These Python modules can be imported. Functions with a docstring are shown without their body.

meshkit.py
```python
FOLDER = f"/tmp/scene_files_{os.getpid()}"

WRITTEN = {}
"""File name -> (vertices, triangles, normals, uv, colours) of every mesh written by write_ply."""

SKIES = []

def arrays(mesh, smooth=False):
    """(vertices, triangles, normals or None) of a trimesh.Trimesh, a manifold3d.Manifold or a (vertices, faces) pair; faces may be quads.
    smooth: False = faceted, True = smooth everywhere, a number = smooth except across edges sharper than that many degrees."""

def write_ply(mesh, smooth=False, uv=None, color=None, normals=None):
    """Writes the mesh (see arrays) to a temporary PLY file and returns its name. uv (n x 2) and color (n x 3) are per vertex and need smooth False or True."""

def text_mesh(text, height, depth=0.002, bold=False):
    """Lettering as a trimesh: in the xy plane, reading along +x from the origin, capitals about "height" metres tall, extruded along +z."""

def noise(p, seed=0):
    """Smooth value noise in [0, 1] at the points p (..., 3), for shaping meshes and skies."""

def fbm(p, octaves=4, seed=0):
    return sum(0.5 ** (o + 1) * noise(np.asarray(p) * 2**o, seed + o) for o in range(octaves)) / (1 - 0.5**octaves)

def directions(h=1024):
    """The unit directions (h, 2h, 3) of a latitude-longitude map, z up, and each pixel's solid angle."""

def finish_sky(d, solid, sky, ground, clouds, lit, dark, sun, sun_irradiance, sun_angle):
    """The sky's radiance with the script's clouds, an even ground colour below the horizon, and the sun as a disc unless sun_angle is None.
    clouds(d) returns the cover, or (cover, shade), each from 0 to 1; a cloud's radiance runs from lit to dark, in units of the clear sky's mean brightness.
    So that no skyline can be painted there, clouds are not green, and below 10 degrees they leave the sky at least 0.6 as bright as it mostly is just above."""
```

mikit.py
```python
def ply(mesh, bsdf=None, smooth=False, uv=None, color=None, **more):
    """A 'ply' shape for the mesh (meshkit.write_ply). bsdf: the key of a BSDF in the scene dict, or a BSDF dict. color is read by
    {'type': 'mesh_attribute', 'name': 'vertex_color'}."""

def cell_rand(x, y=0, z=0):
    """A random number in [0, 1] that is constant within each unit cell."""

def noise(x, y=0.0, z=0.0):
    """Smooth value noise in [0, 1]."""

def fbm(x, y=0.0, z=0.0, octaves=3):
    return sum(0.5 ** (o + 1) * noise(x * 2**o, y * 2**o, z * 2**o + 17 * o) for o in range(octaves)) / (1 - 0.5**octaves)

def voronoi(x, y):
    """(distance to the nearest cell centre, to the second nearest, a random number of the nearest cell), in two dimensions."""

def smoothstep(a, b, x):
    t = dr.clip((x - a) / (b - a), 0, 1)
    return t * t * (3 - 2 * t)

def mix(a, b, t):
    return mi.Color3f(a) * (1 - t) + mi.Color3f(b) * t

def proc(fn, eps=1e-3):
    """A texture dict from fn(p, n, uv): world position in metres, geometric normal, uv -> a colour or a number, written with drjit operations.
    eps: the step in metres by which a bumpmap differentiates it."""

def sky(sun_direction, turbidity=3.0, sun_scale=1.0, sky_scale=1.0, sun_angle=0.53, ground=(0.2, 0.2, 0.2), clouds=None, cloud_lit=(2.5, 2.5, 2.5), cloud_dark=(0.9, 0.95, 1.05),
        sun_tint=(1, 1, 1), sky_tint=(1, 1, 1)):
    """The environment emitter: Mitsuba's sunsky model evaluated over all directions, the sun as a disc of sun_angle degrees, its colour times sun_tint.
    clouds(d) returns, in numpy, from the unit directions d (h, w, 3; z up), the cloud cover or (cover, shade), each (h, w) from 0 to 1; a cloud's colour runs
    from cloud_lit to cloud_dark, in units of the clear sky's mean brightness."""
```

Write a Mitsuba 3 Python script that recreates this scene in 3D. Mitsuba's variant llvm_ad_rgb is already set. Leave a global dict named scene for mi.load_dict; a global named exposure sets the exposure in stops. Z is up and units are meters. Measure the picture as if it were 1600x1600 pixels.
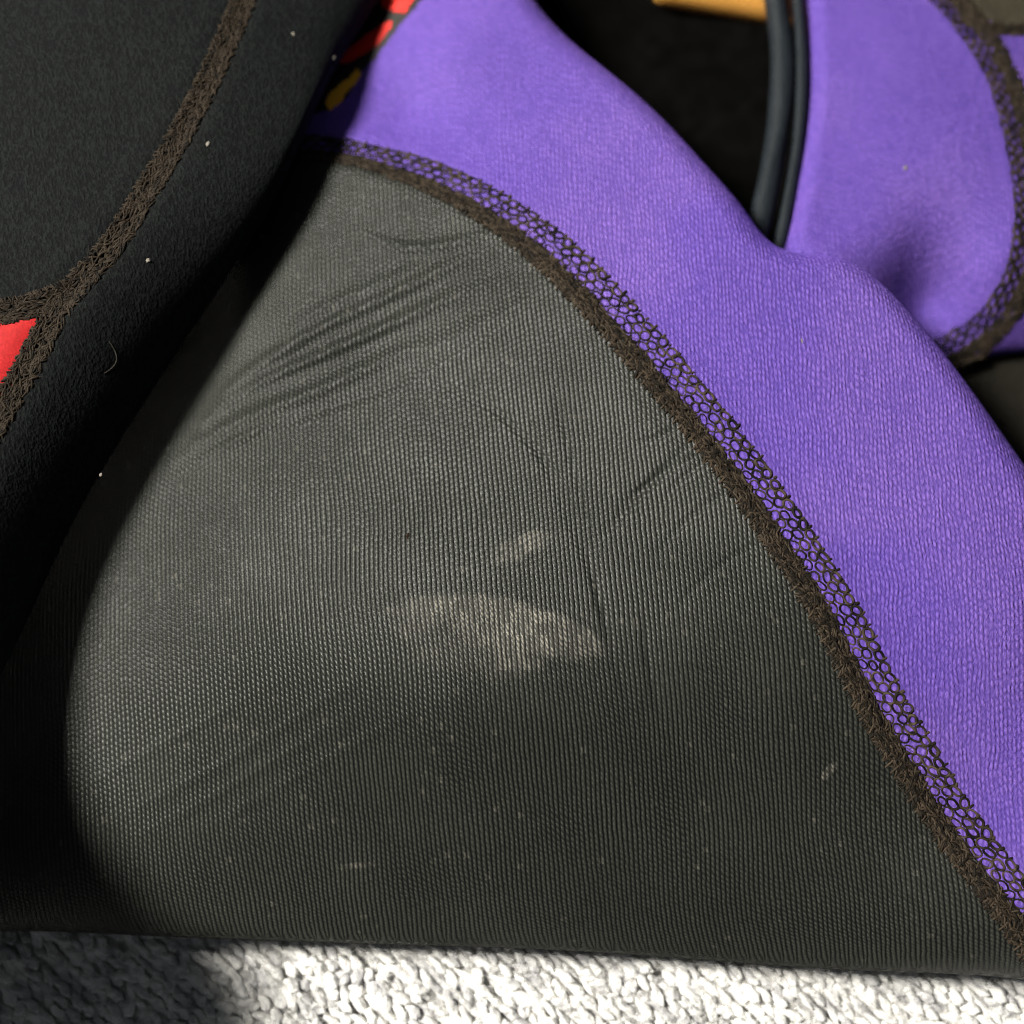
import math
import numpy as np, trimesh, drjit as dr, mitsuba as mi, mikit, meshkit
from mikit import proc, noise, fbm, smoothstep, mix, cell_rand
from scipy.spatial import Delaunay, cKDTree
from scipy.ndimage import map_coordinates
from scipy.interpolate import RBFInterpolator, splprep, splev
from shapely import Polygon, contains_xy

T = mi.ScalarTransform4f
MM = 0.001
scene, labels = {}, {}
exposure = 0.0

# ------------------------------------------------------------------ camera, lamp, room light
TILT = math.radians(12.0)
DIST, HALF = 0.145, 0.060                     # metres to the suit, half width of the frame there
AIM = np.array([0.0, 0.0, 0.018])
EYE = AIM + DIST * np.array([0.0, -math.sin(TILT), math.cos(TILT)])
FWD = (AIM - EYE) / DIST
RIGHT = np.array([1.0, 0, 0]); UP = np.cross(RIGHT, FWD)
scene['camera'] = {'type': 'thinlens', 'fov': 2 * math.degrees(math.atan(HALF / DIST)), 'fov_axis': 'x',
                   'to_world': T().look_at(origin=EYE.tolist(), target=AIM.tolist(), up=[0, 1, 0]),
                   'aperture_radius': 0.0027, 'focus_distance': 0.1418, 'near_clip': 0.005, 'far_clip': 10.0}

LAMP_DIR = np.array([-0.62, 0.20, 0.76]); LAMP_DIR /= np.linalg.norm(LAMP_DIR)
LAMP_AT = LAMP_DIR * 0.65
scene['lamp'] = {'type': 'rectangle',
                 'to_world': T().look_at(origin=LAMP_AT.tolist(), target=[0, 0, 0.01], up=[0, 1, 0]).scale([0.068, 0.068, 1]),
                 'bsdf': {'type': 'diffuse', 'reflectance': {'type': 'rgb', 'value': [0.5, 0.5, 0.5]}},
                 'emitter': {'type': 'area', 'radiance': {'type': 'rgb', 'value': [186.0, 179.0, 163.0]}}}
labels['lamp'] = {'label': 'square lamp panel above and to the left of the wetsuit', 'category': 'lamp'}
scene['room_light'] = {'type': 'constant', 'radiance': {'type': 'rgb', 'value': [0.056, 0.060, 0.064]}}


def P(px, py, z):
    """Where the line of sight through a point of the photograph meets the height z (metres)."""
    px, py, z = np.broadcast_arrays(np.asarray(px, float), np.asarray(py, float), np.asarray(z, float))
    a, b = (px - 800) / 800 * HALF / DIST, -(py - 800) / 800 * HALF / DIST
    d = FWD + a[..., None] * RIGHT + b[..., None] * UP
    t = (z - EYE[2]) / d[..., 2]
    return EYE + t[..., None] * d


# ------------------------------------------------------------------ helpers
def curve(pts, step, closed=False):
    """A smooth curve through rows of (px, py, z mm, extra mm...), as rows of (x, y, z, extra) in metres, resampled."""
    a = np.asarray(pts, float)
    w = P(a[:, 0], a[:, 1], a[:, 2] * MM)
    a = np.hstack([w, a[:, 3:] * MM])
    if closed:
        a = np.vstack([a, a[:1]])
    tck, u = splprep(a.T, s=0, per=closed, k=min(3, len(a) - 1))
    f = np.array(splev(np.linspace(0, 1, 4000), tck)).T
    s = np.r_[0, np.cumsum(np.linalg.norm(np.diff(f[:, :2], axis=0), axis=1))]
    n = max(int(s[-1] / step), 8)
    t = np.linspace(0, s[-1], n + 1)
    out = np.stack([np.interp(t, s, f[:, k]) for k in range(f.shape[1])], 1)
    return out[:-1] if closed else out


class Surface:
    """A padded sheet of neoprene: height field with rounded, overhanging edges. outline rows: px, py, z of the widest line, rounding radius (mm)."""

    def __init__(self, outline, heights, low, seams=(), relief=None, inside=0.45):
        self.b = curve(outline, 0.5 * MM, True)
        self.dense = curve(outline, 0.08 * MM, True)
        self.poly = Polygon(self.dense[:, :2]).buffer(0)
        self.kd = cKDTree(self.dense[:, :2])
        h = np.asarray(heights, float)
        w = P(h[:, 0], h[:, 1], h[:, 2] * MM)
        self.rbf = RBFInterpolator(w[:, :2] * 100, w[:, 2], kernel='thin_plate_spline', smoothing=2e-3 * 0.001)
        lo, hi = self.dense[:, :2].min(0) - 0.002, self.dense[:, :2].max(0) + 0.002
        n = (np.ceil((hi - lo) / 0.0012).astype(int) + 1)
        gx, gy = np.linspace(lo[0], hi[0], n[0]), np.linspace(lo[1], hi[1], n[1])
        G = np.stack(np.meshgrid(gx, gy, indexing='ij'), -1)
        from scipy.interpolate import RectBivariateSpline
        self.top = RectBivariateSpline(gx, gy, self.rbf(G.reshape(-1, 2) * 100).reshape(n))
        self.low, self.relief, self.seams, self.spacing = low * MM, relief, seams, inside * MM

    def prof(self, xy):
        d, i = self.kd.query(xy)
        zeq, R = self.dense[i, 2], np.maximum(self.dense[i, 3], 1e-4)
        q = 1 - np.clip(d / R, 0, 1)
        return d, zeq, R, np.sqrt(np.maximum(1 - q * q, 0)), i

    def z(self, xy):
        xy = np.asarray(xy, float)
        d, zeq, R, p, _ = self.prof(xy)
        t = self.top.ev(xy[:, 0], xy[:, 1])
        for s in self.seams:
            ds, _ = s.kd.query(xy)
            t = t - s.depth * np.exp(-(ds / s.groove) ** 2) + 0.35 * s.depth * np.exp(-((ds - 2.6 * s.groove) / (1.3 * s.groove)) ** 2)
        if self.relief is not None:
            t = t + self.relief(xy)
        return zeq + (t - zeq) * p

    def build(self):
        b = self.b
        tang = np.roll(b[:, :2], -1, 0) - np.roll(b[:, :2], 1, 0)
        tang /= np.linalg.norm(tang, axis=1, keepdims=True)
        area = 0.5 * np.sum(b[:, 0] * np.roll(b[:, 1], -1) - np.roll(b[:, 0], -1) * b[:, 1])
        nin = np.stack([-tang[:, 1], tang[:, 0]], 1) * np.sign(area)
        pts = [b[:, :2]]
        for k in range(1, 12):
            dd = b[:, 3] * (1 - math.cos(k * math.pi / 2 / 12))
            q = b[:, :2] + nin * dd[:, None]
            d, _ = self.kd.query(q)
            pts.append(q[(d > 0.985 * dd - 1e-6) & contains_xy(self.poly, q[:, 0], q[:, 1])])
        sp = self.spacing
        lo, hi = b[:, :2].min(0), b[:, :2].max(0)
        gx, gy = np.meshgrid(np.arange(lo[0], hi[0], sp), np.arange(lo[1], hi[1], sp * 0.866), indexing='ij')
        gx = gx + (np.arange(gx.shape[1]) % 2)[None] * sp / 2
        g = np.stack([gx.ravel(), gy.ravel()], 1)
        d, i = self.kd.query(g)
        g = g[(d > 0.90 * self.dense[i, 3]) & contains_xy(self.poly, g[:, 0], g[:, 1])]
        pts.append(g)
        allp = np.vstack(pts)
        nb = len(b)
        if self.seams:
            keep = np.ones(len(allp), bool)
            extra = []
            for s in self.seams:
                ds, _ = s.kd.query(allp)
                keep &= ds > 0.3 * MM
                for off in (-0.22, 0, 0.22):
                    c = s.fine[::4, :2] + s.nrm[::4] * off * MM
                    c = c[contains_xy(self.poly, c[:, 0], c[:, 1])]
                    extra.append(c)
            keep[:nb] = True
            allp = np.vstack([allp[keep]] + extra)
        tri = Delaunay(allp).simplices
        c = allp[tri].mean(1)
        tri = tri[contains_xy(self.poly, c[:, 0], c[:, 1])]
        v0, v1, v2 = (allp[tri[:, k]] for k in range(3))
        cr = (v1[:, 0] - v0[:, 0]) * (v2[:, 1] - v0[:, 1]) - (v1[:, 1] - v0[:, 1]) * (v2[:, 0] - v0[:, 0])
        tri[cr < 0] = tri[cr < 0][:, ::-1]
        tri = tri[np.abs(cr) > 1e-14]
        d, zeq, R, p, i = self.prof(allp)
        zt = self.z(allp)
        zt[:nb] = b[:, 2]
        zl = np.minimum(self.low, zeq - 0.002)
        zb = zeq - (zeq - zl) * p
        # cloth coordinates: the sheet's length is kept where it rolls over the edge
        out = self.dense[i, :2] - allp
        out /= np.maximum(np.linalg.norm(out, axis=1, keepdims=True), 1e-9)
        q = 1 - np.clip(d / R, 0, 1)
        arc = R * np.arcsin(np.clip(q, 0, 1)) - R * q
        uvt = allp + out * arc[:, None]
        uvb = allp + out * (R * math.pi - R * np.arcsin(q) - R * q)[:, None]
        n = len(allp)
        idx = np.arange(n) + n
        idx[:nb] = np.arange(nb)                        # the two sides share the widest line
        V = np.vstack([np.c_[allp, zt], np.c_[allp, zb]])
        F = np.vstack([tri, idx[tri][:, ::-1]])
        self.V, self.F, self.UV = V, F, np.vstack([uvt, uvb])
        c = V[tri]
        fn = np.zeros_like(V)
        cr = np.cross(V[F[:, 1]] - V[F[:, 0]], V[F[:, 2]] - V[F[:, 0]])
        cr /= np.sqrt(np.maximum(np.linalg.norm(cr, axis=1, keepdims=True), 1e-20))
        for k in range(3):
            np.add.at(fn, F[:, k], cr)
        self.N = fn / np.maximum(np.linalg.norm(fn, axis=1, keepdims=True), 1e-20)
        self.cent = V[F].mean(1)[:, :2]

    def part(self, mask, bsdf):
        f = self.F[mask]
        used, inv = np.unique(f, return_inverse=True)
        m = (self.V[used], inv.reshape(-1, 3))
        path = meshkit.write_ply(m, True, self.UV[used], None, self.N[used])
        return {'type': 'ply', 'filename': path, 'face_normals': False, 'bsdf': {'type': 'ref', 'id': bsdf}}


class Seam:
    def __init__(self, pts, z, depth=0.6, groove=1.1):
        a = [(x, y, z if np.isscalar(z) else z[k]) for k, (x, y) in enumerate(pts)]
        self.fine = curve(a, 0.08 * MM)
        t = np.gradient(self.fine[:, :2], axis=0)
        t /= np.linalg.norm(t, axis=1, keepdims=True)
        self.tan, self.nrm = t, np.stack([-t[:, 1], t[:, 0]], 1)     # nrm: to the left of the way along
        self.kd = cKDTree(self.fine[:, :2])
        self.s = np.arange(len(self.fine)) * 0.08 * MM
        self.length = self.s[-1]
        self.depth, self.groove = depth * MM, groove * MM

    def at(self, s, t):
        x = np.stack([np.interp(s, self.s, self.fine[:, k]) for k in range(2)], -1)
        n = np.stack([np.interp(s, self.s, self.nrm[:, k]) for k in range(2)], -1)
        return x + n * np.asarray(t)[..., None]


def tubes(lines, sides=5):
    """Many threads as one mesh. lines: (points n x 3, radius or radii, colour)."""
    V, F, C, k = [], [], [], 0
    ang = np.arange(sides) * 2 * np.pi / sides
    for p, r, c in lines:
        p = np.asarray(p, float); n = len(p)
        t = np.gradient(p, axis=0); t /= np.linalg.norm(t, axis=1, keepdims=True) + 1e-12
        a = np.cross(t, [0.13, 0.21, 0.97]); a /= np.linalg.norm(a, axis=1, keepdims=True) + 1e-9
        bb = np.cross(t, a)
        r = np.broadcast_to(r, (n,))
        V.append((p[:, None] + r[:, None, None] * (np.cos(ang)[None, :, None] * a[:, None] + np.sin(ang)[None, :, None] * bb[:, None])).reshape(-1, 3))
        i, j = np.meshgrid(np.arange(n - 1), np.arange(sides), indexing='ij')
        i, j = i.ravel(), j.ravel(); j2 = (j + 1) % sides
        q = np.stack([i * sides + j, (i + 1) * sides + j, (i + 1) * sides + j2, i * sides + j2], 1) + k
        F.append(q[:, [0, 1, 2]]); F.append(q[:, [0, 2, 3]])
        C.append(np.broadcast_to(c, (n * sides, 3)))
        k += n * sides
    return np.vstack(V), np.vstack(F), np.vstack(C)


def threads(lines, bsdf, sides=5):
    v, f, c = tubes(lines, sides)
    return mikit.ply((v, f), bsdf, smooth=True, color=c)


# ------------------------------------------------------------------ materials
def two(d):
    return {'type': 'twosided', 'bsdf': d}


def bumped(inner, fn, scale, eps=3e-5):
    return {'type': 'bumpmap', 'arbitrary': proc(fn, eps), 'scale': scale, 'bsdf': inner}


COL, ROW = 0.555 * MM, 0.66 * MM


def knit(u, v):
    """Height 0..1 of a fine jersey: wales with slanted stitches, staggered from wale to wale."""
    wob = noise(u / 0.009, v / 0.009, 3.0) * 0.0005
    a = (u + 0.085 * v + wob + 0.00009 * noise(u / 0.0008, v / 0.0011, 5.0)) / COL
    c = dr.floor(a)
    fu = a - c - 0.5
    rib = dr.cos(math.pi * fu)
    st = v / ROW + 0.5 * c + 0.55 * fu + 0.3 * cell_rand(c, 6) + 0.35 * noise(u / 0.0015, v / 0.0011, 8.0)
    tick = 0.5 + 0.5 * dr.cos(2 * math.pi * st)
    depth = 0.27 + 0.34 * noise(u / 0.006, v / 0.006, 9.0)
    return rib * (1 - depth + depth * tick) * (0.86 + 0.28 * cell_rand(c, dr.floor(st), 5))


def blob(u, v, cx, cy, rx, ry, rot=0.0, rag=0.0):
    c, s = math.cos(rot), math.sin(rot)
    a, b = ((u - cx) * c + (v - cy) * s) / rx, (-(u - cx) * s + (v - cy) * c) / ry
    d = a * a + b * b
    return mi.Float(dr.select(b > 0, 0.8 + (d - 0.8) * 2.0 + 0.9 * rag, 0.2 + 0.75 * d + 1.5 * rag))


def spot(px, py, z):
    w = P(px, py, z * MM)
    return float(w[0]), float(w[1])


STAINS = [  # px, py, half length, half width (mm), turn, strength
    (775, 982, 11.5, 3.7, -0.2, 0.6), (850, 992, 6.8, 2.9, -0.26, 0.85), (690, 962, 5.0, 2.6, -0.1, 0.5), (815, 855, 4.2, 1.4, 0.35, 0.5), (760, 1015, 8, 3, -0.1, 0.3),
    (1308, 1205, 1.4, 0.5, 0.9, 0.45), (895, 655, 2.2, 0.35, 0.0, 0.4), (545, 1362, 2.2, 0.45, 0.1, 0.3)]


def worn(u, v):
    m = mi.Float(0)
    ragged = fbm(u / 0.0022, v / 0.0018, 2.0, 4) - 0.5
    for px, py, a, b, r, k in STAINS:
        cx, cy = spot(px, py, 18)
        d = blob(u, v, cx, cy, a * MM, b * MM, r, ragged)
        m = dr.maximum(m, k * (1 - smoothstep(0.25, 1.35, d)))
    return m * (0.55 + 0.9 * noise(u / 0.0019, v / 0.0026, 12.0))


def black_face(p, n, uv):
    u, v = uv.x, uv.y
    h = knit(u, v)
    base = mix((0.0040, 0.0044, 0.0041), (0.0330, 0.0350, 0.0290), smoothstep(0.15, 0.9, h))  # black between greyish ribs, with the shade of the grooves put into the colour
    base = base * (0.8 + 0.4 * fbm(u / 0.012, v / 0.012, 4.0, 3))
    c, r = dr.floor((u + 0.085 * v) / COL), dr.floor(v / ROW)
    m = worn(u, v)
    base = mix(base, (0.115, 0.108, 0.092), m * (0.20 + 0.26 * h))
    tips = m * smoothstep(0.45, 0.9, h) * smoothstep(0.45, 0.8, cell_rand(c, dr.floor(r * 0.5), 2))
    dust = smoothstep(0.988, 0.999, cell_rand(c, r, 8)) * 0.16 * h
    return mix(base, (0.32, 0.30, 0.25), dr.clip(tips * 0.75 + dust, 0, 1))


def black_bump(p, n, uv):
    return knit(uv.x, uv.y) * (0.68 + 0.40 * fbm(uv.x / 0.010, uv.y / 0.007, 6.0, 3))


scene['black_jersey'] = two(bumped({'type': 'principled', 'base_color': proc(black_face), 'roughness': 0.44, 'specular': 0.30, 'sheen': 0.05}, black_bump, 0.15 * MM))


def grain(u, v):
    """Pilled jersey: upright stitches of very uneven height, staggered from wale to wale."""
    a = (u + 0.03 * v + 0.00045 * noise(u / 0.0022, v / 0.003, 3.0)) / (0.50 * MM)
    c = dr.floor(a)
    fu = a - c - 0.5
    y = v / (0.92 * MM) + 0.5 * c + 0.35 * fu + 0.8 * cell_rand(c, 3) + 0.5 * noise(u / 0.001, v / 0.0012, 2.0)
    k = dr.floor(y)
    fy = y - k - 0.5
    amp = cell_rand(c, k, 4)
    oval = dr.maximum(1 - 4.6 * fu * fu - 3.4 * fy * fy, 0)
    return oval * (0.3 + 0.7 * amp) * 0.66 + 0.34 * noise(u / (0.15 * MM), v / (0.26 * MM), 7.0)


def purple_face(p, n, uv):
    g = grain(uv.x, uv.y)
    f = fbm(uv.x / 0.014, uv.y / 0.014, 2.0, 3)
    base = mix((0.078, 0.042, 0.268), (0.148, 0.082, 0.395), smoothstep(0.08, 0.7, g))
    return mix(base, base * mi.Color3f(1.22, 1.25, 1.0), smoothstep(0.4, 0.8, f) * 0.7) * (0.90 + 0.14 * f)


def purple_bump(p, n, uv):
    return grain(uv.x, uv.y)


scene['purple_jersey'] = two(bumped({'type': 'principled', 'base_color': proc(purple_face), 'roughness': 0.7, 'specular': 0.18, 'sheen': 0.25, 'sheen_tint': 1.0}, purple_bump, 0.165 * MM))


def fleece(u, v):
    return 0.55 * noise(u / (0.22 * MM), v / (0.42 * MM), 1.0) + 0.45 * noise(u / (0.12 * MM), v / (0.2 * MM), 3.0)


def sleeve_face(p, n, uv):
    g = fleece(uv.x + 0.15 * uv.y, uv.y)
    return mix((0.0042, 0.0050, 0.0052), (0.0095, 0.0112, 0.0114), smoothstep(0.3, 0.8, g))


def sleeve_bump(p, n, uv):
    return fleece(uv.x + 0.15 * uv.y, uv.y)


scene['sleeve_jersey'] = two(bumped({'type': 'principled', 'base_color': proc(sleeve_face), 'roughness': 0.8, 'specular': 0.08, 'sheen': 0.06}, sleeve_bump, 0.11 * MM))


def red_face(p, n, uv):
    return mix((0.30, 0.005, 0.006), (0.46, 0.012, 0.013), fleece(uv.x, uv.y))


scene['red_jersey'] = two({'type': 'principled', 'base_color': proc(red_face), 'roughness': 0.7, 'specular': 0.25})


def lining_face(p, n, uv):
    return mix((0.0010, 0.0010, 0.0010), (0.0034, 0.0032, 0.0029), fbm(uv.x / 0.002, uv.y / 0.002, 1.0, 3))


def olive_face(p, n, uv):
    return mix((0.007, 0.0065, 0.005), (0.018, 0.016, 0.012), fleece(uv.x, uv.y))


scene['olive_cloth'] = two({'type': 'principled', 'base_color': proc(olive_face), 'roughness': 0.8, 'specular': 0.1})
scene['faded_olive_cloth'] = two({'type': 'principled', 'base_color': proc(lambda p, n, uv: mix((0.024, 0.021, 0.014), (0.062, 0.055, 0.038), fleece(uv.x, uv.y))), 'roughness': 0.8, 'specular': 0.1})
scene['lining_cloth'] = two({'type': 'principled', 'base_color': proc(lining_face), 'roughness': 0.9, 'specular': 0.01})


def piping_face(p, n, uv):
    return mix((0.0055, 0.008, 0.0105), (0.014, 0.019, 0.024), fbm(p.x / 0.0005, p.y / 0.0009, p.z / 0.0005, 3))


scene['piping_cloth'] = two({'type': 'principled', 'base_color': proc(piping_face), 'roughness': 0.6, 'specular': 0.2, 'sheen': 0.1})
scene['thread'] = two({'type': 'principled', 'base_color': {'type': 'mesh_attribute', 'name': 'vertex_color'}, 'roughness': 0.7, 'specular': 0.12})


def print_face(p, n, uv):
    return mi.Color3f(0.5, 0.5, 0.5)


for k, c in {'print_red': (0.62, 0.02, 0.012), 'print_yellow': (0.80, 0.42, 0.02), 'print_black': (0.012, 0.010, 0.008), 'print_cream': (0.8, 0.55, 0.30)}.items():
    scene[k] = two({'type': 'principled', 'base_color': {'type': 'rgb', 'value': list(c)}, 'roughness': 0.5, 'specular': 0.4})


def wood_face(p, n, uv):
    g = fbm(p.x / 0.02, p.y / 0.0012, p.z / 0.0012, 3)
    return mix((0.60, 0.26, 0.045), (0.85, 0.44, 0.10), g)


scene['wood'] = {'type': 'principled', 'base_color': proc(wood_face), 'roughness': 0.35, 'specular': 0.5, 'clearcoat': 0.5}


def pile_face(p, n, uv):
    f = fbm(p.x / 0.0006, p.y / 0.0006, p.z / 0.0006, 3)
    g = noise((0.77 * p.x - 0.64 * p.y) / 0.0022, (0.64 * p.x + 0.77 * p.y) / 0.0009, 8.0)
    return mix((0.46, 0.455, 0.46), (0.80, 0.79, 0.765), smoothstep(0.25, 0.62, f * 0.5 + g * 0.5))


def pile_bump(p, n, uv):
    return fbm(p.x / 0.0005, p.y / 0.0005, p.z / 0.0005, 2)


scene['pile_wool'] = two(bumped({'type': 'principled', 'base_color': proc(pile_face), 'roughness': 0.85, 'specular': 0.15, 'sheen': 0.4}, pile_bump, 0.25 * MM, 6e-5))
scene['backing'] = two({'type': 'diffuse', 'reflectance': {'type': 'rgb', 'value': [0.36, 0.355, 0.35]}})
scene['pale_lint'] = two({'type': 'diffuse', 'reflectance': {'type': 'rgb', 'value': [0.20, 0.18, 0.155]}})
scene['dim_lint'] = two({'type': 'diffuse', 'reflectance': {'type': 'rgb', 'value': [0.07, 0.065, 0.055]}})
scene['dark_lint'] = two({'type': 'diffuse', 'reflectance': {'type': 'rgb', 'value': [0.02, 0.012, 0.008]}})

# ------------------------------------------------------------------ carpet
rng = np.random.default_rng(7)
gx = np.linspace(-0.2, 0.2, 41)
g = np.stack(np.meshgrid(gx, gx, indexing='ij'), -1).reshape(-1, 2)
base = trimesh.creation.box((0.40, 0.40, 0.004)); base.apply_translation((0, 0, -0.0032))
scene['carpet'] = mikit.ply(base, 'backing')
labels['carpet'] = {'label': 'pale woolly looped carpet under the wetsuit', 'kind': 'structure'}
ico = trimesh.creation.icosphere(subdivisions=2)
ply = np.c_[np.ones(len(ico.vertices)), *[1 + 0.22 * np.sin(2 * np.arctan2(ico.vertices[:, 2], ico.vertices[:, 1]) + 5.0 * ico.vertices[:, 0])] * 2]
iv, jf = np.array(ico.vertices), np.array(ico.faces)
A = math.radians(-40)
e1, e2 = np.array([math.cos(A), math.sin(A)]), np.array([-math.sin(A), math.cos(A)])
VV, FF, k = [], [], 0
for r in range(-125, 126):
    for q in range(-125, 126):
        o = e2 * r * 1.22 * MM + e1 * (q * 2.25 + (r % 2) * 1.1) * MM + rng.normal(0, 0.14 * MM, 2)
        vis = -0.085 < o[0] < 0.085 and -0.082 < o[1] < -0.030
        if not (vis or (abs(o[0]) < 0.095 and -0.095 < o[1] < -0.03)):
            continue
        th = A + math.radians(6 if r % 2 else -14) + rng.normal(0, 0.16)
        sc = np.array([1.55, 0.58, 0.56]) * MM * rng.uniform(0.8, 1.25, 3)
        v = iv * (1 + 0.75 * (meshkit.fbm(iv * [1.3, 2.6, 2.6] + rng.uniform(0, 90, 3), 2) - 0.5))[:, None] * ply * sc
        tl = rng.normal(0.15, 0.25)
        v = np.c_[v[:, 0] * math.cos(tl) - v[:, 2] * math.sin(tl), v[:, 1], v[:, 0] * math.sin(tl) + v[:, 2] * math.cos(tl)]
        v = np.c_[v[:, 0] * math.cos(th) - v[:, 1] * math.sin(th), v[:, 0] * math.sin(th) + v[:, 1] * math.cos(th), v[:, 2]]
        VV.append(v + [o[0], o[1], (rng.normal(-0.62, 0.16) - 0.42 * (r % 3 == 0)) * MM]); FF.append(jf + k); k += len(iv)
scene['carpet__loop_pile'] = mikit.ply((np.vstack(VV), np.vstack(FF)), 'pile_wool', smooth=True)
labels['carpet__loop_pile'] = {'label': 'short pale wool loops in slanting rows', 'kind': 'stuff'}
hair = []
for _ in range(9000):
    o = np.array([rng.uniform(-0.085, 0.085), rng.uniform(-0.085, -0.035), rng.uniform(-0.9, 0.15) * MM])
    d = rng.normal(0, 1, 3) * [1, 1, 0.35]; d /= np.linalg.norm(d); e = rng.normal(0, 0.5, 3) * [1, 1, 0.4]
    t = np.linspace(-1, 1, 5)[:, None]
    hair.append((o + (d * t + e * t * t) * rng.uniform(0.4, 1.2) * MM, 0.036 * MM, rng.uniform(0.45, 0.75) * np.array([1, 0.98, 0.95])))
scene['carpet__stray_fibre'] = threads(hair, 'thread', 3)
labels['carpet__stray_fibre'] = {'label': 'fine loose fibres on the pile', 'kind': 'stuff'}

# ------------------------------------------------------------------ the wetsuit's body: black panel and purple panel joined by a flat seam
main_seam = Seam([(300, 262), (400, 250), (480, 250), (560, 260), (640, 278), (720, 310), (800, 355), (875, 412), (940, 478), (1010, 558), (1070, 630), (1130, 705), (1190, 790), (1245, 870), (1305, 965),
                  (1365, 1075), (1435, 1185), (1500, 1285), (1560, 1370), (1600, 1430), (1660, 1520)],
                 [9, 10.5, 12, 13.5, 15, 16.5, 18, 19, 19.5, 19.5, 19.5, 19.3, 19, 19, 18.7, 18.3, 17.5, 16.5, 15.5, 14, 10])

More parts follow.
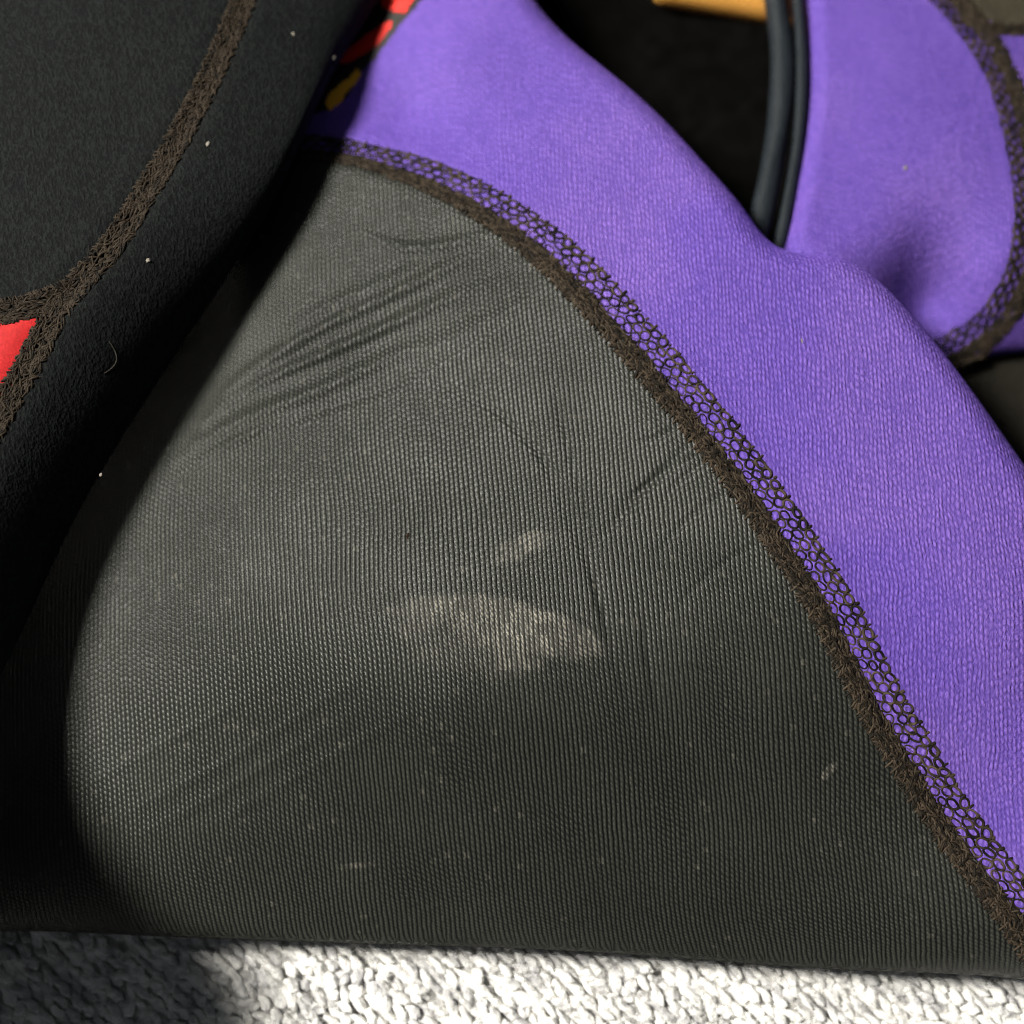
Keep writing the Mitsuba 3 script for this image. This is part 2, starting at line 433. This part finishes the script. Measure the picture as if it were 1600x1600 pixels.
RIDGES = [  # px polyline, height mm, half width mm
    ([(310, 640), (350, 592), (420, 548), (480, 518), (560, 482), (640, 448), (700, 422), (780, 400)], 0.60, 0.85),
    ([(290, 670), (330, 625), (400, 585), (520, 540), (600, 508), (700, 472), (800, 445)], 0.45, 0.75),
    ([(270, 700), (330, 662), (400, 637), (480, 612), (560, 580), (660, 540)], 0.57, 0.90),
    ([(560, 360), (600, 378), (650, 390), (720, 386), (790, 378)], 0.42, 0.70),
    ([(330, 615), (420, 565), (500, 535), (580, 500), (650, 470)], -0.20, 0.50),
    ([(430, 520), (520, 470), (600, 440), (680, 405)], 0.35, 0.70),
    ([(350, 700), (450, 655), (560, 620), (650, 590)], -0.25, 0.50),
    ([(600, 620), (680, 580), (790, 520), (850, 480)], 0.22, 0.80),
    ([(1075, 640), (1090, 700), (1095, 760)], -0.14, 0.3),
    ([(985, 700), (1030, 690), (1075, 660)], -0.15, 0.3),
    ([(1020, 880), (1080, 810), (1150, 770)], -0.14, 0.32),
    ([(1050, 960), (1120, 890), (1190, 850)], -0.10, 0.32),
    ([(560, 560), (650, 575), (760, 620), (840, 680), (880, 760)], -0.06, 0.34),
    ([(380, 600), (450, 572), (520, 548), (590, 520), (670, 492)], 0.30, 0.4),
    ([(470, 545), (560, 505), (640, 472)], 0.24, 0.35),
    ([(330, 690), (400, 662), (470, 640)], 0.22, 0.4),
    ([(860, 600), (890, 720), (915, 820), (945, 930)], -0.21, 0.31),
    ([(1030, 800), (1080, 740), (1130, 720)], -0.18, 0.31),
    ([(700, 560), (770, 640), (830, 700), (900, 830)], -0.18, 0.33),
    ([(250, 745), (340, 690), (440, 660), (520, 640)], 0.30, 0.90),
    ([(640, 560), (740, 520), (840, 470)], 0.28, 0.90),
    ([(800, 590), (835, 690), (868, 770), (905, 860), (940, 960), (965, 1050), (990, 1130)], -0.16, 0.36),
    ([(620, 578), (700, 608), (770, 645), (850, 715)], -0.11, 0.36),
    ([(935, 850), (985, 790), (1050, 725), (1090, 690)], -0.18, 0.36),
    ([(960, 800), (1040, 745), (1120, 705)], -0.18, 0.33),
    ([(1000, 960), (1015, 1050), (1035, 1130)], -0.21, 0.33),
    ([(880, 760), (920, 880), (950, 1000)], -0.22, 0.33),
    ([(130, 1295), (230, 1245), (350, 1185), (470, 1115), (580, 1050)], 0.08, 0.50),
    ([(180, 1315), (290, 1260), (400, 1200), (560, 1110)], 0.08, 0.50),
    ([(250, 1330), (380, 1255), (520, 1180), (650, 1110)], 0.07, 0.50),
    ([(105, 1230), (200, 1180), (320, 1120), (430, 1060)], 0.07, 0.50)]
RIDGE_KD = []
for pl, hgt, wid in RIDGES:
    c = curve([(x, y, 17.0) for x, y in pl], 0.1 * MM)[:, :2]
    f = np.linspace(0, 1, len(c))
    RIDGE_KD.append((cKDTree(c), np.sin(np.pi * np.clip(f, 0.03, 0.97)) ** 0.6, hgt * MM, wid * MM))


def body_relief(xy):
    z = np.zeros(len(xy))
    for kd, fade, hgt, wid in RIDGE_KD:
        d, i = kd.query(xy, distance_upper_bound=6 * wid)
        ok = np.isfinite(d)
        w = wid * (0.8 + 0.5 * meshkit.noise(np.c_[xy[ok] / 0.006, xy[ok][:, :1] * 0 + hgt * 1e5]))
        z[ok] += hgt * fade[i[ok]] * np.exp(-(d[ok] / w) ** 2)
    z += 0.5 * MM * (meshkit.fbm(np.c_[xy / 0.018, xy[:, :1] * 0], 2, 3) - 0.5)
    return z


body = Surface(
    [(790, -110, 12, 5), (830, 0, 12, 5), (880, 68, 12.5, 5), (960, 135, 13, 5), (1040, 205, 13.5, 5), (1110, 280, 14, 5), (1165, 345, 14.5, 5), (1212, 398, 14.5, 5), (1262, 409, 14, 5), (1315, 422, 13.5, 5),
     (1365, 455, 13.5, 5), (1412, 502, 13.5, 5), (1470, 570, 13.5, 5), (1530, 652, 13, 5), (1600, 748, 13, 5), (1760, 960, 12, 5), (1900, 1200, 9, 6), (1880, 1470, 6, 8),
     (1760, 1548, 5.5, 14), (1600, 1531, 5.5, 14), (1400, 1519, 5.5, 14), (1200, 1508, 5.5, 14), (1000, 1493, 5.5, 14), (800, 1482, 5.5, 14), (600, 1476, 5.5, 14), (400, 1469, 5.5, 14), (200, 1461, 5.5, 13), (0, 1455, 5, 12),
     (-150, 1440, 5, 8), (-260, 1300, 4, 6), (-220, 1000, 4, 6), (-60, 700, 4, 5), (80, 400, 4, 5), (220, 100, 5, 5), (330, -100, 6, 5), (560, -190, 8, 5)],
    [(500, 150, 14.5), (640, 165, 14.9), (700, 100, 18), (820, 130, 19), (540, 40, 13), (560, 260, 17), (620, 360, 17.2), (700, 300, 18.2), (900, 350, 20), (1000, 300, 20), (1100, 400, 21), (1150, 500, 21), (1300, 600, 21), (1450, 750, 20.5), (1600, 1000, 19.5),
     (400, 500, 13.6), (600, 500, 16.8), (800, 600, 18.6), (1000, 700, 19.3), (300, 700, 12.5), (500, 800, 16.8), (750, 850, 18.8), (950, 950, 19), (1200, 950, 19), (200, 900, 12), (400, 1000, 16.3), (700, 1100, 18),
     (1000, 1150, 16.4), (1300, 1200, 14.3), (1500, 1300, 13.2), (100, 1150, 10.3), (300, 1250, 12.2), (600, 1300, 12.0), (1000, 1350, 11.2), (1400, 1420, 11.0), (0, 1000, 8), (0, 1300, 9), (300, 500, 8), (200, 700, 8.5),
     (-150, 1200, 6), (100, 400, 6), (300, 0, 8), (1600, 1480, 14), (1750, 1000, 17), (750, -80, 17)],
    0.3, [main_seam], body_relief)
body.build()
purple_side = Polygon(np.vstack([main_seam.fine[:, :2], P([2300, 2300, 300], [1700, -600, -600], 0.012)[:, :2]])).buffer(0)
is_purple = contains_xy(purple_side, body.cent[:, 0], body.cent[:, 1])
labels['wetsuit'] = {'label': 'folded black and purple neoprene wetsuit with brown stitched seams lying on the carpet', 'category': 'wetsuit'}
scene['wetsuit__body_panel'] = body.part(~is_purple, 'black_jersey')
labels['wetsuit__body_panel'] = {'label': 'worn black ribbed panel with pale scuff marks'}
scene['wetsuit__chest_panel'] = body.part(is_purple, 'purple_jersey')
labels['wetsuit__chest_panel'] = {'label': 'purple panel along the brown seam'}


def browns(n, rng, dark=0.35):
    c = np.array([0.042, 0.031, 0.021]) * rng.uniform(0.55, 1.35, (n, 1))
    c[rng.random(n) < dark] = [0.012, 0.0095, 0.007]
    return c


def stitch(seam, surf, half, rng, s0=0.0, s1=1.0, net=True, pitch=1.40, dark=0.48, thick=1.0, tone=1.0, narrow=None):
    """A flat seam: an open net of thread on the left side of the way, a dense band of slanting stitches on the right side."""
    L, out = seam.length, []
    a, b = s0 * L, s1 * L

    h, g = half * MM, 0.2 * MM
    gs, gt = np.arange(0, L + g, g), np.arange(-1.4 * h, 1.5 * h, g)
    gxy = seam.at(np.repeat(gs, len(gt)), np.tile(gt, len(gs)))
    gz = surf.z(gxy).reshape(len(gs), len(gt))

    def lay(s, t, lift):
        s, t = np.broadcast_arrays(s, t)
        if narrow is not None:
            t = t * np.interp(s / L, *narrow)
        z = map_coordinates(gz, [s / g, (t - gt[0]) / g], order=1, mode='nearest')
        return np.c_[seam.at(s, t), z + lift]
    n = int((b - a) / (pitch * MM))
    if net:
        # rows of small thread loops, each row half a stitch on from the last: the cloth shows through them
        u = np.linspace(0, 2 * np.pi, 15)
        for j, (tc, rx, ry, rad) in enumerate(((0.17, 0.60, 0.42, 0.11), (0.50, 0.62, 0.44, 0.135), (0.85, 0.60, 0.44, 0.165))):
            for i in range(n):
                sc = a + (i + 0.5 * (j % 2) + 0.5) * pitch * MM + rng.normal(0, 0.11) * MM
                kx, ky, tw = rx * pitch / 1.32 * rng.uniform(0.88, 1.1), ry * rng.uniform(0.85, 1.12), rng.normal(0.25, 0.2)
                x, y = kx * np.cos(u), ky * np.sin(u)
                p = lay(sc + (x + tw * y) * MM, (tc + rng.normal(0, 0.025)) * h + y * MM * (1 + 0.12 * np.sin(2 * u + rng.uniform(0, 6))), (0.07 + 0.07 * rng.random() + 0.05 * np.sin(u + rng.uniform(0, 6))) * MM)
                sh = np.clip(0.75 + 0.55 * np.sin(u * rng.integers(1, 3) + rng.uniform(0, 6)), 0.25, 1.4)
                out.append((p, rad * rng.uniform(0.85, 1.2) * MM, np.repeat(browns(1, rng, 0.3)[0] * sh[:, None], 5, axis=0)))
        for i in range(n):
            q = np.linspace(0, 1, 5)
            sc = a + (i + 1.0) * pitch * MM + rng.normal(0, 0.06) * MM
            out.append((lay(sc + rng.normal(0, 0.1) * MM * q, (0.92 + 0.20 * q * rng.uniform(0.5, 1.2)) * h, 0.12 * MM - 0.16 * MM * q ** 2), 0.20 * MM * rng.uniform(0.7, 1.2), browns(1, rng, 0.5)[0]))
    t_in = 0.06 if net else 1.0
    width = (t_in + 1.0) * h
    n2 = int((b - a) * width / (0.40 * MM) ** 2 * 1.7)
    q = np.linspace(-1, 1, 6)
    for i in range(n2):
        ln, th = rng.uniform(0.45, 0.8) * MM, rng.normal(0, 0.45) + (0.35 if rng.random() < 0.5 else -0.35)
        tc = rng.uniform(-1.0 + 0.12, t_in - 0.08) * h
        sc = rng.uniform(a, b)
        bend = rng.normal(0, 0.12) * MM
        hi = (0.10 + 0.20 * rng.random()) * MM * (1 - 0.5 * (tc / h - 0.5 * (t_in - 1)) ** 2)
        dt = np.clip(tc + ln * q * math.sin(th) + bend * q * q, -1.03 * h, (t_in + 0.04) * h)
        out.append((lay(np.clip(sc + ln * q * math.cos(th), a, b), dt, hi * (1 - q ** 4) - 0.08 * MM * q ** 4), 0.12 * thick * MM * rng.uniform(0.75, 1.25), tone * browns(1, rng, dark)[0]))
    # stitches that bite over the outer edge
    for i in range(int((b - a) / (0.75 * MM))):
        q2 = np.linspace(0, 1, 5)
        sc = a + (i + 0.5) * 0.75 * MM + rng.normal(0, 0.05) * MM
        out.append((lay(sc + (0.25 * q2 + rng.normal(0, 0.08)) * MM, (-0.62 - 0.42 * q2 - rng.normal(0, 0.02)) * h, 0.24 * MM - 0.22 * MM * q2 ** 2), 0.15 * MM * (1 - 0.25 * q2), tone * browns(1, rng, dark)[0]))
    # fuzz
    for i in range(int((b - a) / (0.5 * MM))):
        sc, tc = rng.uniform(a, b), rng.uniform(-1.05, 1.0)
        q = np.linspace(-1, 1, 4)
        d = rng.normal(0, 1, 2)
        out.append((lay(np.clip(sc + d[0] * q * 0.5 * MM, a, b), (tc * h) + d[1] * q * 0.35 * MM, 0.30 * MM + 0.15 * MM * q * rng.normal()), 0.022 * MM, browns(1, rng, 0.1)[0] * 1.3))
    return out


def clipped(lines):
    return [(p, r, c) for p, r, c in lines if np.isfinite(p).all()]


scene['wetsuit__seam_stitching'] = threads(clipped(stitch(main_seam, body, 2.75, np.random.default_rng(3), 0.09, 0.985, narrow=([0, 0.12, 0.22, 0.36, 1], [0.62, 0.62, 0.78, 1, 1]))), 'thread')
labels['wetsuit__seam_stitching'] = {'label': 'brown flat seam stitching between the black and purple panels', 'kind': 'stuff'}


def drape(poly, surf, lift, thick=0.12):
    """A thin printed transfer lying on a surface; poly in photo points at the surface's height (px, py, z mm)."""
    from scipy.spatial import Delaunay as D
    c = P([p[0] for p in poly], [p[1] for p in poly], np.array([p[2] for p in poly]) * MM)[:, :2]
    pg = Polygon(c).buffer(-0.25 * MM).buffer(0.25 * MM)
    if pg.is_empty:
        pg = Polygon(c)
    ring = pg.segmentize(0.25 * MM).exterior
    e = np.array(ring.coords)[:-1]
    e = e + 0.55 * MM * (np.stack([meshkit.fbm(np.c_[e / 0.0009, e[:, :1] * 0 + k], 2, 3) for k in (1, 40)], 1) - 0.5)
    pg = Polygon(e).buffer(0)
    pg = max(getattr(pg, 'geoms', [pg]), key=lambda g: g.area)
    e = np.array(pg.exterior.coords)[:-1]
    lo, hi = e.min(0), e.max(0)
    gg = np.stack(np.meshgrid(np.arange(lo[0], hi[0], 0.35 * MM), np.arange(lo[1], hi[1], 0.35 * MM)), -1).reshape(-1, 2)
    gi = gg[contains_xy(pg.buffer(-0.12 * MM), gg[:, 0], gg[:, 1])]
    p = np.vstack([e, gi])
    t = D(p).simplices
    cc = p[t].mean(1)
    t = t[contains_xy(pg, cc[:, 0], cc[:, 1])]
    v0, v1, v2 = (p[t[:, k]] for k in range(3))
    cr = (v1[:, 0] - v0[:, 0]) * (v2[:, 1] - v0[:, 1]) - (v1[:, 1] - v0[:, 1]) * (v2[:, 0] - v0[:, 0])
    t[cr < 0] = t[cr < 0][:, ::-1]
    z = surf.z(p) + lift * MM
    n, m = len(p), len(e)
    k = np.arange(m); k2 = (k + 1) % m
    side = np.vstack([np.stack([k, k + n, k2], 1), np.stack([k2, k + n, k2 + n], 1)])
    return np.vstack([np.c_[p, z], np.c_[p, z - (thick + lift) * MM]]), np.vstack([t, side])


PZ = 13.5
for name, mat, poly, lift, lab in (
        ('print_patch', 'print_black', [(560, -60), (640, -60), (690, -30), (660, 20), (632, 46), (600, 85), (560, 125), (545, 160), (515, 182), (490, 190), (470, 150), (500, 60)], 0.10, 'black ground of the torn flame print'),
        ('print_patch__red_flame', 'print_red', [(590, -50), (675, -50), (668, -5), (650, 15), (632, 36), (612, 26), (598, 18)], 0.22, 'upper red flame'),
        ('print_patch__red_flame_001', 'print_red', [(540, 82), (575, 58), (616, 42), (612, 56), (596, 76), (566, 92), (548, 100), (530, 105)], 0.22, 'lower red flame'),
        ('print_patch__yellow_tip', 'print_yellow', [(512, 172), (522, 150), (545, 130), (560, 112), (566, 122), (545, 150), (533, 170), (520, 184)], 0.22, 'yellow tip of the flame print'),
        ('print_patch__cream_edge', 'print_cream', [(668, -40), (700, -40), (690, -8), (664, 14), (652, 20), (664, -2)], 0.22, 'cream edge of the flame print')):
    scene['wetsuit__' + name] = mikit.ply(drape([(x, y, PZ) for x, y in poly], body, lift), mat, smooth=40)
    labels['wetsuit__' + name] = {'label': lab}

# ------------------------------------------------------------------ the other purple panel, right of the neck opening
yoke_seam = Seam([(1400, -90), (1480, -5), (1533, 60), (1572, 130), (1597, 220), (1609, 330), (1601, 420), (1578, 478), (1535, 520), (1470, 552), (1400, 580)][::-1],
                 [14, 14, 14, 14, 14, 13.5, 13, 11.5, 9.5, 7.5, 5.5][::-1], 0.4, 1.0)
yoke = Surface(
    [(1235, -160, 10, 3), (1250, -20, 10, 2.5), (1256, 80, 10, 2.5), (1256, 150, 10, 2.5), (1248, 230, 10, 2.5), (1234, 310, 10, 2.5), (1215, 395, 10, 2.5), (1190, 480, 8, 3), (1240, 560, 5, 4), (1340, 590, 4, 5),
     (1420, 580, 4, 6), (1480, 566, 4, 6), (1540, 555, 4, 6), (1600, 548, 4, 6), (1720, 540, 4, 6), (1850, 460, 4, 6), (1880, 200, 5, 5), (1820, -100, 6, 5), (1500, -200, 9, 4)],
    [(1300, 0, 13.5), (1300, 200, 14), (1300, 350, 14.5), (1280, 430, 14.5), (1400, 50, 14.5), (1420, 250, 15), (1400, 380, 13.5), (1360, 450, 12), (1450, 470, 6.5), (1440, 520, 4.8), (1500, 520, 7), (1550, 420, 13), (1560, 250, 14.5), (1520, 100, 14.5),
     (1600, 0, 13), (1700, 200, 12), (1650, 450, 11), (1600, 520, 8.5), (1250, 520, 9)],
    -0.5, [yoke_seam], lambda xy: 0.35 * MM * (meshkit.fbm(np.c_[xy / 0.012, xy[:, :1] * 0 + 5], 2, 8) - 0.5))
yoke.build()
ring = np.vstack([yoke_seam.fine[:, :2], P([1100, 1100], [700, -300], 0.012)[:, :2]])
inner = contains_xy(Polygon(ring).buffer(0), yoke.cent[:, 0], yoke.cent[:, 1])
corner_line = P(np.array([1380, 1500, 1560, 1600, 1950, 1950, 1380]), np.array([-60, 12, 44, 42, 20, -300, -300]), 0.0135)[:, :2]
corner = contains_xy(Polygon(corner_line).buffer(0), yoke.cent[:, 0], yoke.cent[:, 1]) & ~inner
scene['wetsuit__yoke_panel'] = yoke.part(inner, 'purple_jersey')
labels['wetsuit__yoke_panel'] = {'label': 'purple panel right of the dark neck opening'}
scene['wetsuit__shoulder_panel'] = yoke.part(~inner & ~corner, 'purple_jersey')
scene['wetsuit__back_panel'] = yoke.part(corner, 'faded_olive_cloth')
labels['wetsuit__back_panel'] = {'label': 'dark olive panel at the top right corner'}
corner_seam = Seam([(1500, 20), (1545, 44), (1600, 46), (1680, 40)], [14, 13.7, 13.2, 12.5], 0.2, 0.8)
yk = stitch(yoke_seam, yoke, 2.3, np.random.default_rng(5), 0.03, 0.97, pitch=1.5, tone=0.8)
yk += stitch(corner_seam, yoke, 0.9, np.random.default_rng(6), 0.0, 1.0, net=False)
scene['wetsuit__seam_stitching_001'] = threads(clipped(yk), 'thread')
labels['wetsuit__seam_stitching_001'] = {'label': 'brown stitching round the right purple panel', 'kind': 'stuff'}

# neck opening: lining at the back, rolled piping along the right panel
lining = Surface(
    [(700, -200, -1, 3), (1000, -220, -1, 3), (1300, -200, -1, 3), (1380, 0, -1, 3), (1370, 250, -1, 3), (1300, 450, -1, 3), (1180, 520, -1, 3), (1000, 400, -1, 3), (850, 200, -1, 3), (740, 20, -1, 3)],
    [(870, 10, 5), (950, 100, 1.5), (1000, 200, 2), (1080, 100, 3), (1120, 250, 4), (1180, 100, 5), (1180, 330, 5), (1050, 30, 2.5), (1000, -100, 2), (1250, 0, 4), (1250, 300, 4), (800, -100, 3)],
    -1.6, (), None, 0.8)
lining.build()
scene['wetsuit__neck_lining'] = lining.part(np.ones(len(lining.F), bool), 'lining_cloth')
labels['wetsuit__neck_lining'] = {'label': 'black lining inside the neck opening'}


def cord(pts, r, flat=1.0, sides=20):
    c = curve(pts, 0.4 * MM)
    t = np.gradient(c[:, :3], axis=0); t /= np.linalg.norm(t, axis=1, keepdims=True)
    a = np.cross(t, [0, 0, 1.0]); a /= np.linalg.norm(a, axis=1, keepdims=True); b = np.cross(a, t)
    s = np.arange(len(c)) * 0.4 * MM
    ang = np.arange(sides) * 2 * np.pi / sides
    rr = r * MM * (1 + 0.05 * np.sin(s / 0.0042)[:, None] + 0.03 * np.cos(3 * ang + s[:, None] / 0.003))
    v = c[:, None, :3] + rr[..., None] * (np.cos(ang)[None, :, None] * a[:, None] + flat * np.sin(ang)[None, :, None] * b[:, None])
    i, j = np.meshgrid(np.arange(len(c) - 1), np.arange(sides), indexing='ij'); i, j = i.ravel(), j.ravel(); j2 = (j + 1) % sides
    q = np.stack([i * sides + j, i * sides + j2, (i + 1) * sides + j2, (i + 1) * sides + j], 1)
    return v.reshape(-1, 3), np.vstack([q[:, [0, 1, 2]], q[:, [0, 2, 3]]])


scene['wetsuit__neck_piping'] = mikit.ply(cord([(1170, -220, 12), (1198, -90, 12), (1211, 0, 12), (1220, 60, 12), (1222, 120, 12), (1217, 190, 12), (1205, 260, 12), (1189, 340, 12), (1170, 410, 11.5), (1150, 470, 10)], 1.5), 'piping_cloth', smooth=True)
labels['wetsuit__neck_piping'] = {'label': 'rolled blue black piping round the neck opening'}
scene['wetsuit__neck_piping__edge_binding'] = mikit.ply(cord([(1215, -220, 12.6), (1236, -90, 12.6), (1246, 0, 12.6), (1252, 80, 12.6), (1252, 145, 12.6), (1246, 225, 12.6), (1233, 305, 12.6), (1219, 375, 12.6), (1200, 440, 12)], 0.72, 0.9), 'piping_cloth', smooth=True)

# ------------------------------------------------------------------ sleeve on the left, nearer the camera
SZ = 26.0
sleeve_seam = Seam([(420, -120), (372, -10), (345, 65), (312, 145), (258, 245), (205, 330), (155, 400), (100, 462), (55, 540), (20, 605), (-20, 680), (-70, 790)], SZ, 0.35, 1.1)
branch_seam = Seam([(112, 447), (70, 470), (20, 485), (-60, 500), (-160, 505)], SZ, 0.3, 1.0)
sleeve = Surface(
    [(640, -130, 15.5, 8), (594, -10, 16.5, 8), (545, 62, 18, 8), (505, 125, 20.5, 9), (468, 205, 21.8, 9), (424, 300, 20.8, 9), (360, 415, 18, 9), (275, 550, 14.8, 9), (185, 690, 14.5, 9), (108, 825, 14.5, 9), (45, 960, 14.8, 9),
     (-15, 1080, 17, 9), (-70, 1190, 22, 9), (-110, 1310, 30, 9), (-112, 1450, 36, 9), (-160, 1620, 37, 9), (-330, 1780, 32, 10), (-560, 1700, 28, 10), (-640, 1200, 24, 10), (-600, 600, 22, 10), (-450, 0, 20, 10), (-200, -260, 18, 10), (300, -300, 18, 9)],
    [(450, 0, 22.5), (300, 0, 25), (100, 0, 26), (-200, 0, 25), (350, 200, 25), (200, 200, 26), (0, 200, 27), (250, 400, 24.5), (100, 400, 26), (-100, 400, 27), (130, 600, 24), (0, 600, 26), (50, 800, 24.5), (-100, 800, 27),
     (0, 950, 25.5), (-150, 1100, 31), (-250, 1350, 41), (-300, 1600, 42), (-400, 800, 28), (-400, 1300, 38)],
    11, [sleeve_seam, branch_seam], lambda xy: 0.5 * MM * (meshkit.fbm(np.c_[xy / 0.02, xy[:, :1] * 0 + 9], 2, 4) - 0.5), 0.6)
sleeve.build()
redp = P(np.array([80, 60, 20, -60, -160, -190, -70, -20, 20, 50]), np.array([490, 492, 503, 516, 521, 800, 780, 670, 595, 535]), SZ * MM)[:, :2]
is_red = contains_xy(Polygon(redp).buffer(0), sleeve.cent[:, 0], sleeve.cent[:, 1])
scene['wetsuit__sleeve'] = sleeve.part(~is_red, 'sleeve_jersey')
labels['wetsuit__sleeve'] = {'label': 'black fleecy sleeve across the left side'}
scene['wetsuit__sleeve__red_panel'] = sleeve.part(is_red, 'red_jersey')
labels['wetsuit__sleeve__red_panel'] = {'label': 'bright red insert between two seams'}
sl = stitch(sleeve_seam, sleeve, 1.45, np.random.default_rng(8), 0.02, 0.98, net=False, dark=0.15, thick=1.1, tone=0.6) + stitch(branch_seam, sleeve, 1.5, np.random.default_rng(9), 0.0, 1.0, net=False, dark=0.2, thick=1.1, tone=0.6)
scene['wetsuit__sleeve__seam_stitching'] = threads(clipped(sl), 'thread')
labels['wetsuit__sleeve__seam_stitching'] = {'label': 'brown forked seam stitching on the sleeve', 'kind': 'stuff'}

# dark panel glimpsed below the right purple panel
under = Surface([(1380, 520, 0.5, 3), (1500, 500, 0.5, 3), (1800, 480, 0.5, 3), (1900, 700, 0.5, 3), (1850, 1000, 0.5, 3), (1650, 950, 0.5, 3), (1500, 780, 0.5, 3), (1420, 640, 0.5, 3)],
                [(1450, 560, 2.4), (1550, 650, 3.0), (1600, 700, 3.2), (1700, 620, 2.8), (1750, 850, 3), (1600, 560, 2)], -0.9, (), None, 0.7)
under.build()
scene['wetsuit__lower_panel'] = under.part(np.ones(len(under.F), bool), 'olive_cloth')
labels['wetsuit__lower_panel'] = {'label': 'dark panel showing below the right purple panel'}

# ------------------------------------------------------------------ wooden bar seen through the neck opening
n, sides = 60, 40
x = np.linspace(-1, 1, n)
c0, c1 = P(1020, -46, 0.0058), P(1275, -1, 0.0058)
axis = c1 - c0; L = np.linalg.norm(axis[:2]); axis /= np.linalg.norm(axis)
side = np.cross([0, 0, 1.0], axis)
rad = 4.4 * MM * np.clip(1 - np.abs(x) ** 14, 0, 1) ** 0.5
ang = np.arange(sides) * 2 * np.pi / sides
v = ((c0 + c1) / 2)[None, None] + (x * L / 2)[:, None, None] * axis + rad[:, None, None] * (np.cos(ang)[None, :, None] * side + np.sin(ang)[None, :, None] * np.array([0, 0, 1.0]))
i, j = np.meshgrid(np.arange(n - 1), np.arange(sides), indexing='ij'); i, j = i.ravel(), j.ravel(); j2 = (j + 1) % sides
q = np.stack([i * sides + j, i * sides + j2, (i + 1) * sides + j2, (i + 1) * sides + j], 1)
scene['wooden_bar'] = mikit.ply((v.reshape(-1, 3), np.vstack([q[:, [0, 1, 2]], q[:, [0, 2, 3]]])), 'wood', smooth=True)
labels['wooden_bar'] = {'label': 'rounded orange brown wooden bar inside the neck opening', 'category': 'wooden bar'}

# ------------------------------------------------------------------ lint
rl = np.random.default_rng(21)


def fleck(px, py, zest, surf, size, stretch, label, mat='pale_lint', name='lint_speck', cat='lint'):
    w = P(px, py, zest * MM)
    for _ in range(6):
        z = float(surf.z(w[None, :2])[0]); w = P(px, py, z)
    m = trimesh.creation.icosphere(subdivisions=2)
    v = np.array(m.vertices)
    v = v * (1 + 0.9 * (meshkit.noise(v * 1.6 + rl.uniform(0, 50, 3)) - 0.5))[:, None] * np.array([1, stretch, 0.6]) * size * 0.85 * MM
    a = rl.uniform(-0.6, 0.6)
    v = np.c_[v[:, 0] * math.cos(a) - v[:, 1] * math.sin(a), v[:, 0] * math.sin(a) + v[:, 1] * math.cos(a), v[:, 2]]
    key, k = name, 1
    while key in scene:
        key, k = f'{name}_{k:03d}', k + 1
    scene[key] = mikit.ply((v + [w[0], w[1], z + 0.25 * size * MM], m.faces), mat, smooth=True)
    labels[key] = {'label': label, 'category': cat, 'group': 'bits of lint on the wetsuit'}


fleck(232, 407, 30, sleeve, 0.28, 1.2, 'largest pale lint speck, below the seam on the black sleeve')
fleck(325, 225, 30, sleeve, 0.20, 1.9, 'pale lint speck right of the sleeve seam, above the largest speck')
fleck(158, 742, 30, sleeve, 0.20, 1.2, 'lowest pale lint speck on the black sleeve')
fleck(458, 53, 28, sleeve, 0.20, 1.4, 'highest pale lint speck near the top of the sleeve')
fleck(522, 90, 26, sleeve, 0.16, 1.6, 'pale lint speck on the sleeve edge beside the flame print')
fleck(1415, 263, 15, yoke, 0.30, 1.1, 'white lint speck in the middle of the right purple panel')
fleck(1253, 533, 20, body, 0.11, 3.0, 'tiny white lint speck on the purple chest panel')
fleck(1023, 577, 19, body, 0.14, 3.0, 'tiny white lint speck caught in the brown seam')
fleck(637, 838, 17.5, body, 0.16, 3.0, 'small dark fibre on the worn black panel', 'dark_lint', 'dark_fibre', 'fibre')

t = np.linspace(0, 1, 14)
fib = P(158 + 10 * np.sin(t * 3.0) - 14 * t * t, 520 + 46 * t, 0.0255)
fib[:, 2] = sleeve.z(fib[:, :2]) + 0.15 * MM + 0.1 * MM * np.sin(3 * t)
scene['pale_fibre'] = mikit.ply(tubes([(fib, 0.045 * MM, (1, 1, 1))], 6)[:2], 'dim_lint', smooth=True)
labels['pale_fibre'] = {'label': 'thin curved pale fibre on the black sleeve near the red insert', 'category': 'fibre'}
